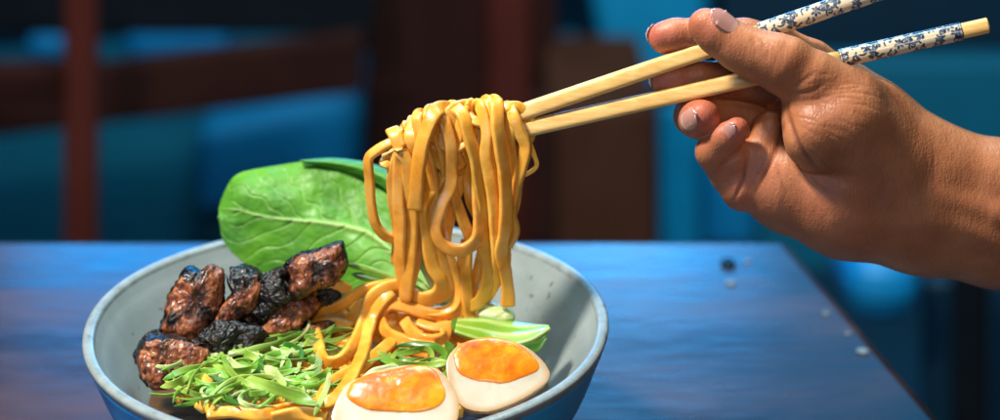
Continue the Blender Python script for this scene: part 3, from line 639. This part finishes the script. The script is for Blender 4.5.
# tendons of the wrist
addp(((880,186,22,12),(1000,216,24,9)), ((1000,216,24,9),(1110,225,24,9)), k=14)
addp(((890,206,28,10),(1000,240,22,9)), k=14)
thumb = chain(vol, [(846,106,18,40),(812,82,26,31),(784,67,28,27),(756,55,27,24.5),(738,47,26,22.5),(718,34,25,20.5),(706,26,24,18)], 8)
q, d = cap(vol, (786,62,34), (778,58,34), 26, 24, 40); thumb[q] = smin(thumb[q], d, 10)
index = chain(vol, [(846,92,-40,30),(812,62,-34,21.5),(778,43,-26,18.5),(745,37.5,-24,18.5),(700,36,-23,18),(676,36,-22,17),(665,37.5,-22,16.5)], 6)
middle = chain(vol, [(830,120,-58,28),(772,86,-52,20),(728,79,-40,18.5),(700,79,-31,17.5),(676,82,-27,16.5),(667,83,-26,15.5)], 6)
ring = chain(vol, [(790,150,-60,28),(745,120,-66,22),(706,112,-56,20),(694,116,-34,19.5),(698,119,-12,19),(703,118,2,18)], 6)
pinky = chain(vol, [(776,190,-34,30),(738,172,-26,22),(720,160,-14,19)], 6)
pinky2 = chain(vol, [(722,163,-20,19),(714,152,-4,18),(726,139,8,15.5),(737,130,13,13)], 5)
lobe = chain(vol, [(728,176,-16,18),(736,160,-6,16),(742,152,-10,13)], 5)
lobe2 = chain(vol, [(744,188,-16,24),(762,160,-14,20),(770,128,-24,18)], 6)
f = palm
f = smin(f, thumb, 9); f = smin(f, index, 8); f = smin(f, middle, 6); f = smin(f, ring, 5)
f = smin(f, lobe2, 5); f = smin(f, lobe, 6); f = smin(f, pinky, 6); f = smin(f, pinky2, 2.2)
F0 = f.copy()
# skin folds carved as fine grooves
def groove(pts, r, depth_, w=2.4):
    """carve along a line that is laid on the skin seen from the camera"""
    global f
    pts = resample(catmull([(a, b, 0) for a, b in pts], 6), .8)
    for (x, y, _) in pts:
        i = int(round((x-vol.lo[0])/STEP)); j = int(round((y-vol.lo[1])/STEP))
        if not (0 <= i < vol.n[0] and 0 <= j < vol.n[1]): continue
        col = F0[i, j]; ins = np.where(col < 0)[0]
        if not len(ins): continue
        z = vol.ax[2][ins[-1]]
        q, d = cap(vol, (x, y, z+r-depth_), (x, y, z+r-depth_), r, r, 6)
        f[q] = -smin(-f[q], d, w)
GR = []
def gr(pts, w=2.2, dp=2.0): GR.append((pts, dp, w))
gr([(786,96),(788,116),(795,138),(808,160),(828,177)], 3.0, 3.2)
gr([(753,197),(765,172),(777,146),(786,120)], 2.0, 2.6)
gr([(733,203),(742,182),(749,154)], 2.0, 2.4)
gr([(776,158),(781,180),(793,206)], 2.2, 1.1); gr([(792,154),(803,176),(815,194)], 2.2, 1.3); gr([(806,168),(818,186),(836,198)], 2.2, .9)
gr([(759,37),(768,50),(766,64)], 1.8, .9); gr([(750,36),(757,48),(755,60)], 1.8, .7); gr([(768,40),(776,53),(775,66)], 1.8, .6); gr([(764,38),(772,52),(770,66)], 1.6, .5)
gr([(786,94),(808,92),(832,80)], 2, 1.0); gr([(786,90),(802,82),(818,70)], 2, .8); gr([(790,101),(814,100),(840,92)], 2, .6)
gr([(876,160),(884,178),(884,196)], 3, .9); gr([(862,150),(880,168),(900,186)], 2.5, .7)
gr([(716,168),(730,160),(744,154)], 1.6, .9); gr([(706,178),(722,182),(732,178)], 1.6, .6)
wr = np.random.default_rng(21)
for q_ in range(46):                 # fine wrinkles fanning over the ball of the thumb and the wrist
    x0 = wr.uniform(792, 850); y0 = wr.uniform(70, 150); L_ = wr.uniform(16, 46); th = math.radians(-28+ (y0-70)*.75)+wr.normal(0, .12)
    pts = [(x0+L_*u_*math.cos(th+u_*.25), y0+L_*u_*math.sin(th+u_*.25)) for u_ in (0, .33, .66, 1)]
    gr(pts, 1.5, wr.uniform(.2, .5))
for q_ in range(26):
    x0 = wr.uniform(850, 960); y0 = wr.uniform(110, 250); L_ = wr.uniform(14, 36); th = wr.normal(1.15, .25)
    gr([(x0+L_*u_*math.cos(th), y0+L_*u_*math.sin(th)) for u_ in (0, .5, 1)], 1.5, wr.uniform(.15, .4))
def surface_nets(f, lo, st):
    s = f < 0; nx, ny, nz = f.shape
    c = np.zeros((nx-1, ny-1, nz-1), np.uint8)
    for dx in (0, 1):
        for dy in (0, 1):
            for dz in (0, 1): c += s[dx:nx-1+dx, dy:ny-1+dy, dz:nz-1+dz]
    act = (c > 0) & (c < 8); idx = np.argwhere(act); vid = np.full(act.shape, -1, np.int64); vid[act] = np.arange(len(idx))
    acc = np.zeros((len(idx), 3)); cnt = np.zeros(len(idx))
    cor = [(a, b, g) for a in (0, 1) for b in (0, 1) for g in (0, 1)]
    for a in cor:
        for ax in range(3):
            if a[ax]: continue
            b = list(a); b[ax] = 1
            fa = f[idx[:, 0]+a[0], idx[:, 1]+a[1], idx[:, 2]+a[2]]; fb = f[idx[:, 0]+b[0], idx[:, 1]+b[1], idx[:, 2]+b[2]]
            m_ = (fa < 0) != (fb < 0); t = np.where(m_, fa/(fa-fb+1e-12), 0)
            p = np.tile(np.array(a, float), (len(idx), 1)); p[:, ax] += t
            acc[m_] += p[m_]; cnt[m_] += 1
    V = lo+st*(idx+acc/cnt[:, None]); F = []
    for ax in range(3):
        o1, o2 = [(1, 2), (2, 0), (0, 1)][ax]
        A = [slice(0, n-1) if i == ax else slice(1, n-1) for i, n in enumerate(f.shape)]
        B = [slice(1, n) if i == ax else slice(1, n-1) for i, n in enumerate(f.shape)]
        sa = s[tuple(A)]; sb = s[tuple(B)]; e = np.argwhere(sa != sb)
        if not len(e): continue
        fl = sa[tuple(e.T)]
        for i in range(3):
            if i != ax: e[:, i] += 1
        def cell(d1, d2):
            q = e.copy(); q[:, o1] -= d1; q[:, o2] -= d2; return vid[q[:, 0], q[:, 1], q[:, 2]]
        Q = np.stack([cell(1, 1), cell(0, 1), cell(0, 0), cell(1, 0)], 1)
        Q[~fl] = Q[~fl][:, ::-1]; F.append(Q)
    return V, np.concatenate(F)
HV, HF = surface_nets(f, vol.lo, STEP)
ok = (HF >= 0).all(1); HF = HF[ok]
# light smoothing
E = np.concatenate([HF[:, [0, 1]], HF[:, [1, 2]], HF[:, [2, 3]], HF[:, [3, 0]]])
for _ in range(3):
    a = np.zeros_like(HV); n_ = np.zeros(len(HV))
    np.add.at(a, E[:, 0], HV[E[:, 1]]); np.add.at(n_, E[:, 0], 1); np.add.at(a, E[:, 1], HV[E[:, 0]]); np.add.at(n_, E[:, 1], 1)
    HV = HV*.5+.5*a/np.maximum(n_, 1)[:, None]
# folds pressed into the skin
def vnorm(V, F):
    n = np.cross(V[F[:, 2]]-V[F[:, 0]], V[F[:, 3]]-V[F[:, 1]]); N = np.zeros_like(V)
    for k_ in range(4): np.add.at(N, F[:, k_], n)
    return N/(np.linalg.norm(N, axis=1)[:, None]+1e-9)
NN = vnorm(HV, HF)
ii = np.clip(np.round((HV-vol.lo)/STEP).astype(int), 0, vol.n-2); 
if np.mean(f[tuple(np.clip(ii+np.round(NN*2).astype(int), 0, vol.n-1).T)]) < 0: NN = -NN
fold = np.zeros(len(HV)); dark = np.zeros(len(HV)); front = (NN[:, 2] > .05)
for pts, dp, w_ in GR:
    L_ = resample(catmull([(a, b, 0) for a, b in pts], 6), 1.0)[:, :2]
    lo_ = L_.min(0)-9; hi_ = L_.max(0)+9
    m_ = np.where(front & (HV[:, 0] > lo_[0]) & (HV[:, 0] < hi_[0]) & (HV[:, 1] > lo_[1]) & (HV[:, 1] < hi_[1]))[0]
    if not len(m_): continue
    D = np.linalg.norm(HV[m_, None, :2]-L_[None], axis=2); k_ = D.argmin(1); d_ = D[np.arange(len(m_)), k_]
    fade = np.clip(np.minimum(k_, len(L_)-1-k_)/(.3*len(L_)), 0, 1)
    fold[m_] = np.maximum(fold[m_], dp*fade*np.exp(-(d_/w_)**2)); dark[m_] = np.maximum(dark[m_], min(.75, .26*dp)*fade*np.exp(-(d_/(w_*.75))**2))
HV = HV-NN*fold[:, None]
# skin tone: brown, pinker at fingertips and thumb pad, darker knuckle folds
tips = [((650, 36, -20), 30, 1.), ((652, 83, -26), 28, 1.), ((702, 118, 10), 26, .9), ((738, 130, 16), 18, .9), ((704, 28, 26), 26, .5), ((748, 190, -10), 40, .45), ((830, 225, 10), 60, .25), ((725, 172, 0), 24, .4)]
pink = np.zeros(len(HV))
for c, r, a in tips: pink = np.maximum(pink, a*np.exp(-(((HV-np.array(c))/r)**2).sum(1)))
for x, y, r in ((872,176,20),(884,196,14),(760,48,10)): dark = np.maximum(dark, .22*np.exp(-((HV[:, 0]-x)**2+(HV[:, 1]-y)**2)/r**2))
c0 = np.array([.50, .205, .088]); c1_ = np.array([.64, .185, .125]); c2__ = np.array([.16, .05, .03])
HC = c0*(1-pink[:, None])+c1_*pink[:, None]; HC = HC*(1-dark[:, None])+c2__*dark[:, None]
HW = PY(HV[:, 0], HV[:, 1], H_Y-HV[:, 2]*K)
# skin shader
sk = bpy.data.materials.new('skin'); sk.use_nodes = True; nt = sk.node_tree; N = nt.nodes; L = nt.links; b = N['Principled BSDF']
tc = N.new('ShaderNodeTexCoord'); at = N.new('ShaderNodeAttribute'); at.attribute_name = 'Col'
nz = N.new('ShaderNodeTexNoise'); nz.inputs['Scale'].default_value = 55; nz.inputs['Detail'].default_value = 6; L.new(tc.outputs['Object'], nz.inputs[0])
cr = N.new('ShaderNodeValToRGB'); cr.color_ramp.elements[0].position = .3; cr.color_ramp.elements[0].color = (.74, .60, .56, 1); cr.color_ramp.elements[1].position = .7; cr.color_ramp.elements[1].color = (1.15, 1.08, 1.05, 1)
L.new(nz.outputs[0], cr.inputs[0]); mx = N.new('ShaderNodeMix'); mx.data_type = 'RGBA'; mx.blend_type = 'MULTIPLY'; mx.inputs[0].default_value = 1
L.new(at.outputs[0], mx.inputs[6]); L.new(cr.outputs[0], mx.inputs[7]); L.new(mx.outputs[2], b.inputs['Base Color'])
b.inputs['Roughness'].default_value = .46; b.inputs['Subsurface Weight'].default_value = .15; b.inputs['Subsurface Radius'].default_value = (1, .35, .2); b.inputs['Subsurface Scale'].default_value = .002
# fine skin relief: cell pattern + long wrinkles running across the thumb and wrist
mp = N.new('ShaderNodeMapping'); mp.inputs['Rotation'].default_value = (0, math.radians(38), 0); mp.inputs['Scale'].default_value = (900, 500, 260); L.new(tc.outputs['Object'], mp.inputs[0])
n1 = N.new('ShaderNodeTexNoise'); n1.inputs['Scale'].default_value = .9; n1.inputs['Detail'].default_value = 3; n1.inputs['Distortion'].default_value = .6; L.new(mp.outputs[0], n1.inputs[0])
vo = N.new('ShaderNodeTexVoronoi'); vo.feature = 'DISTANCE_TO_EDGE'; vo.inputs['Scale'].default_value = 850; L.new(tc.outputs['Object'], vo.inputs[0])
ad = N.new('ShaderNodeMath'); ad.operation = 'MULTIPLY_ADD'; L.new(vo.outputs[0], ad.inputs[0]); ad.inputs[1].default_value = .5; L.new(n1.outputs[0], ad.inputs[2])
bp = N.new('ShaderNodeBump'); bp.inputs['Strength'].default_value = .55; bp.inputs['Distance'].default_value = .00045; L.new(ad.outputs[0], bp.inputs['Height']); L.new(bp.outputs[0], b.inputs['Normal'])
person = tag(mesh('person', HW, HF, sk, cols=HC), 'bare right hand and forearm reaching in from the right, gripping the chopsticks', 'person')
# nails
nm = mat('nail_plate', [(1, 1, 1), (.92, .9, .9)], 90, .22, 0, attr=True, coat=.5, coatr=.08, sss=.1, sssd=.001)
def project(p, dirn):      # push p out along dirn until it leaves the flesh
    p = np.array(p, float)
    for _ in range(400):
        i = np.round((p-vol.lo)/STEP).astype(int)
        if (i < 0).any() or (i >= vol.n).any() or f[tuple(i)] > -0.3: break
        p = p+dirn*.4
    return p
def nail(c, axis, normal, length, width, label=None, curve=.9, lift=1.5, white=.2):
    """c: point inside the fingertip; axis: towards the free edge; normal: outward from the nail bed"""
    ax = np.array(axis, float); ax /= np.linalg.norm(ax); nn = np.array(normal, float); nn -= (nn @ ax)*ax; nn /= np.linalg.norm(nn); sd = np.cross(ax, nn)
    nu, nv = 22, 17; P = np.zeros((nu, nv, 3)); Cc = np.zeros((nu, nv, 3)); surf = project(c, nn); h = (surf-np.array(c)) @ nn
    for i in range(nu):
        u = i/(nu-1)*2-1
        for j in range(nv):
            v = j/(nv-1)*2-1
            lim = (1-abs(u)**3.2)**.5 if u < 0 else (1-abs(u)**4.5)**.6
            lat = v*width/2*max(lim, .05)
            R = max(width*.62, h); th = lat/R
            P[i, j] = np.array(c)+ax*(u*length/2-(.10*length*(v*v) if u > .3 else 0))+sd*(math.sin(th)*R)+nn*(h+lift-R*(1-math.cos(th))*curve-(.08*length*max(0, u)**2))
            Cc[i, j] = (.70, .58, .50) if u > 1-white*2 else ((.56, .27, .22) if u > -.7 else (.60, .36, .30))
    W = PY(P[..., 0], P[..., 1], H_Y-P[..., 2]*K)
    nw = PY(np.array([c[0]+nn[0]]), np.array([c[1]+nn[1]]), np.array([H_Y-(c[2]+nn[2])*K]))[0]-PY(np.array([c[0]]), np.array([c[1]]), np.array([H_Y-c[2]*K]))[0]
    V, F, cc = shell(W, Cc, .0004, nw)
    o = mesh('nail', V, F, nm, person, cols=cc)
nail((714, 30, 25), (-13, -10, 1), (.30, -.62, .80), 34, 24, white=.09, lift=3.0)
nail((664, 37, -22), (-.35, .1, .9), (-.95, -.15, .4), 15, 20, white=.12)
nail((666, 83, -26), (-.35, .1, .9), (-.95, -.15, .4), 14, 19, white=.12)
nail((701, 118, 3), (.55, -.35, .65), (-.45, -.15, .95), 25, 25, white=.10)
nail((735, 131, 12), (.65, -.75, .3), (-.35, -.2, .9), 19, 17, white=.12)
# ------------------------------------------------------------------ painted glints and a dark spot on the table
def glint_dome(px, py, r, label, m='water'):
    c = PZ(float(px), float(py), 0.); V, F = [], []
    n, k = 24, 9
    for i in range(k):
        a_ = i/(k-1)*math.pi/2
        for j in range(n):
            t_ = 2*math.pi*j/n; rr_ = r*(1+.12*math.sin(2*t_+px)+.06*math.sin(3*t_)); V.append(c+np.array([rr_*math.cos(a_)*math.cos(t_), rr_*math.cos(a_)*math.sin(t_), .0003+r*.45*math.sin(a_)]))
    F = [(i*n+j, i*n+(j+1) % n, (i+1)*n+(j+1) % n, (i+1)*n+j) for i in range(k-1) for j in range(n)]+[tuple(range(n-1, -1, -1))]
    tag(mesh('fleck', V, F, M[m]), label, 'fleck', 'painted glints on the table')
for a_ in ((731, 284, .0021, 'pale crumb painted as a glint on the table just in front of the small dark spot'), (863, 352, .0024, 'pale crumb painted as a glint nearest the right edge of the table'),
          (826, 314, .0015, 'small pale crumb painted as a glint farther up near the right table edge'), (848, 334, .0012, 'tiny pale crumb painted as a glint left of the crumb nearest the table edge'), (748, 262, .0016, 'pale crumb painted as a glint right beside the small dark spot')):
    glint_dome(*a_, m='fleck')
c = PZ(728., 265., 0.); V, F = lathe([(.0035, .0006), (.0030, .0016), (.001, .002)], 24); V = np.array(V)*np.array([1, 1.7, 1])+c  # low dark disc on the tabletop
tag(mesh('dark_spot', V, F, M['black_wood']), 'small dark spot on the far part of the table under the hand', 'spot')
# ------------------------------------------------------------------ surroundings, out of focus
fl = [(-6, -3, -.75), (6, -3, -.75), (6, 8, -.75), (-6, 8, -.75)]
tag(mesh('floor', fl, [(0, 1, 2, 3)], M['deep'], smooth=False, loc=(0, 0, -.75)), kind='structure')
V, F = [], []; box_mb(V, F, (0, 6., 1.), (12, .1, 3.5)); tag(mesh('wall_back', V, F, M['deep'], smooth=False), kind='structure')
def board(name, x0, x1, y0, y1, Y, m, parent, th=.03, slant=(0, 0), bev=.008):
    """upright board: seen between photo columns x0..x1 and rows y0..y1 at distance Y"""
    q = [PY(float(x0), float(y0+slant[0]), Y), PY(float(x1), float(y0+slant[1]), Y), PY(float(x1), float(y1+slant[1]), Y), PY(float(x0), float(y1+slant[0]), Y)]
    for p in q: p[1] = Y
    V = [p for p in q]+[p+np.array([0, th, 0]) for p in q]
    F = [(0, 3, 2, 1), (4, 5, 6, 7), (0, 1, 5, 4), (1, 2, 6, 5), (2, 3, 7, 6), (3, 0, 4, 7)]
    o = mesh(name, V, F, M[m], parent, smooth=False); bevel(o, bev); return o
def bg(name, Y, x, label, cat, group=None):
    p = PY(float(x), 200., Y); return root(name, (p[0], Y, -.75), label, cat, group)
def legs(parent, xs, Y, m, top_py, w=.035, d=.0):
    for x in xs:
        t_ = PY(float(x), float(top_py), Y); V, F = [], []; box_mb(V, F, (t_[0], Y+d, (t_[2]-.75)/2), (w, w, t_[2]+.75)); mesh('leg', V, F, M[m], parent, smooth=False)
b1 = bg('bench', 1.55, 180, 'teal painted bench with dark wooden back far behind the leaf', 'bench')
board('seat_panel', -80, 352, 112, 262, 1.95, 'teal', b1, th=.35, slant=(8, -26))
board('backrest', -80, 362, 62, 122, 1.50, 'dark_wood', b1, slant=(26, -28)); board('top_rail', -80, 372, -80, 26, 1.58, 'black_wood', b1, slant=(10, 10))
legs(b1, (-60, 340), 1.95, 'dark_wood', 255)
c_ = bg('chair', 1.3, 78, 'dark chair with a reddish brown upright at the far left', 'chair', 'chairs behind the table')
board('back_post', 62, 95, -40, 300, 1.25, 'red_wood', c_); board('back_rail', -60, 66, 66, 96, 1.28, 'dark_wood', c_); legs(c_, (78,), 1.26, 'red_wood', 298)
c_ = bg('cushion', 1.9, 175, 'blurred blue cushion glimpsed above the bench back', 'cushion', 'blue cushions'); board('cover', 120, 228, 24, 66, 1.9, 'blue', c_, th=.1, bev=.045, slant=(4, -4))
c_ = bg('cushion', 1.9, 45, 'smaller blurred blue cushion at the far left edge', 'cushion', 'blue cushions'); board('cover', 24, 62, 36, 62, 1.9, 'blue', c_, th=.1, bev=.03)
c_ = bg('stool', 1.45, 310, 'blue painted stool behind the right side of the leaf', 'stool'); board('seat', 196, 364, 100, 188, 1.85, 'blue', c_, th=.2, bev=.02, slant=(30, -14)); legs(c_, (270, 340), 1.9, 'teal', 180)
c_ = bg('blue_block', 2.2, 335, 'pale blue object near the top behind the bench', 'ornament'); board('block_body', 306, 356, -60, 22, 2.0, 'sky_blue', c_, th=.2, bev=.04, slant=(-14, 12))  # plain pale blue block, a blurred patch of colour
c_ = bg('cabinet', 1.7, 450, 'dark brown cabinet with a maroon upright behind the lifted noodles', 'cabinet')
board('body', 366, 556, -120, 330, 1.75, 'dark_wood', c_, th=.4); board('post', 488, 530, -120, 300, 1.72, 'red_wood', c_, th=.04)
c_ = bg('chair', 1.5, 600, 'brown chair with low back beneath the chopsticks', 'chair', 'chairs behind the table')
board('seat_apron', 548, 656, 108, 330, 1.50, 'brown_wood', c_, th=.3); board('back_post', 528, 556, 98, 330, 1.48, 'dark_wood', c_)
c_ = bg('chair', 2.1, 630, 'pale blue chair back sloping down behind the fingertips', 'chair', 'chairs behind the table')
q = [PY(float(x), float(y), 2.0) for x, y in ((572, -90), (720, -90), (704, 60), (628, 112), (606, 78))]
V = q+[p+np.array([0, .06, 0]) for p in q]; n_ = len(q); F = [tuple(range(n_-1, -1, -1)), tuple(range(n_, 2*n_))]+[(i, (i+1) % n_, (i+1) % n_+n_, i+n_) for i in range(n_)]
o = mesh('backrest', V, F, M['sky_blue'], c_, smooth=False); bevel(o, .02)
legs(c_, (640, 690), 2.02, 'teal', 100); board('side_rail', 556, 580, 36, 108, 1.98, 'teal', c_)
c_ = bg('chair', 1.25, 720, 'bright blue chair leg and seat below the curled fingers', 'chair', 'chairs behind the table')
board('front_post', 660, 700, 108, 330, 1.9, 'sky_blue', c_); board('seat_panel', 702, 790, 150, 330, 2.0, 'blue', c_, th=.3)
c_ = bg('partition', 2.0, 900, 'deep teal partition behind the wrist', 'partition')
board('panel', 760, 1100, 62, 420, 1.9, 'teal', c_, th=.06); board('top_panel', 720, 1100, -120, 60, 2.1, 'deep', c_, th=.06)
c_ = bg('chair', 1.0, 900, 'dark blue chair with a black leg beyond the right table edge', 'chair', 'chairs behind the table')
board('seat', 850, 925, 262, 330, 1.0, 'blue', c_, th=.2, bev=.03); board('back_post', 958, 992, 262, 560, .95, 'black_wood', c_, th=.04); board('side_panel', 925, 1080, 280, 560, 1.1, 'deep', c_)
# ------------------------------------------------------------------ light
W = bpy.data.worlds.new('World'); S.world = W; W.use_nodes = True
W.node_tree.nodes['Background'].inputs[0].default_value = (.07, .27, .52, 1); W.node_tree.nodes['Background'].inputs[1].default_value = .12
def area(name, loc, target, size, power, col, sy=None):
    d_ = bpy.data.lights.new(name, 'AREA'); d_.energy = power; d_.color = col; d_.size = size
    if sy: d_.shape = 'RECTANGLE'; d_.size_y = sy
    o = bpy.data.objects.new(name, d_); COL.objects.link(o); o.location = loc
    o.rotation_euler = (Vector(target)-Vector(loc)).to_track_quat('-Z', 'Y').to_euler(); return o
area('key_lamp', (-.34, -.17, .84), (.08, 0, .10), .11, 14.8, (1, .94, .84))
area('fill_lamp', (.10, -1.0, .62), (.05, 0, .08), .24, 2.2, (1, .90, .80))
area('window_light', (-.08, 1.38, .38), (0, .1, 0), .85, 7, (.0, .36, 1), .28)
area('table_right_fill', (.46, 1.38, .56), (.3, .1, 0), .34, 1.1, (.0, .36, .85), .60)  # added so the right part of the table reflects blue
area('table_glare_fill', (.18, 1.36, .36), (.2, .1, 0), .16, 1.0, (.14, .55, 1), .24)  # small bright area added for the pale glare on the table
area('bowl_blue_fill', (-.30, -.55, .10), (-.02, 0, .03), .12, .55, (.02, .40, 1))  # added low fill to brighten the blue outside of the bowl
area('room_light', (.2, .6, 1.4), (.2, 2., -.4), .8, 40, (.56, .88, 1))
S.view_settings.view_transform = 'Standard'; S.view_settings.look = 'None'; S.view_settings.exposure = 0; S.view_settings.gamma = 1
S.render.engine = 'CYCLES'
for o in bpy.data.objects:
    if '_o' in o: del o['_o']
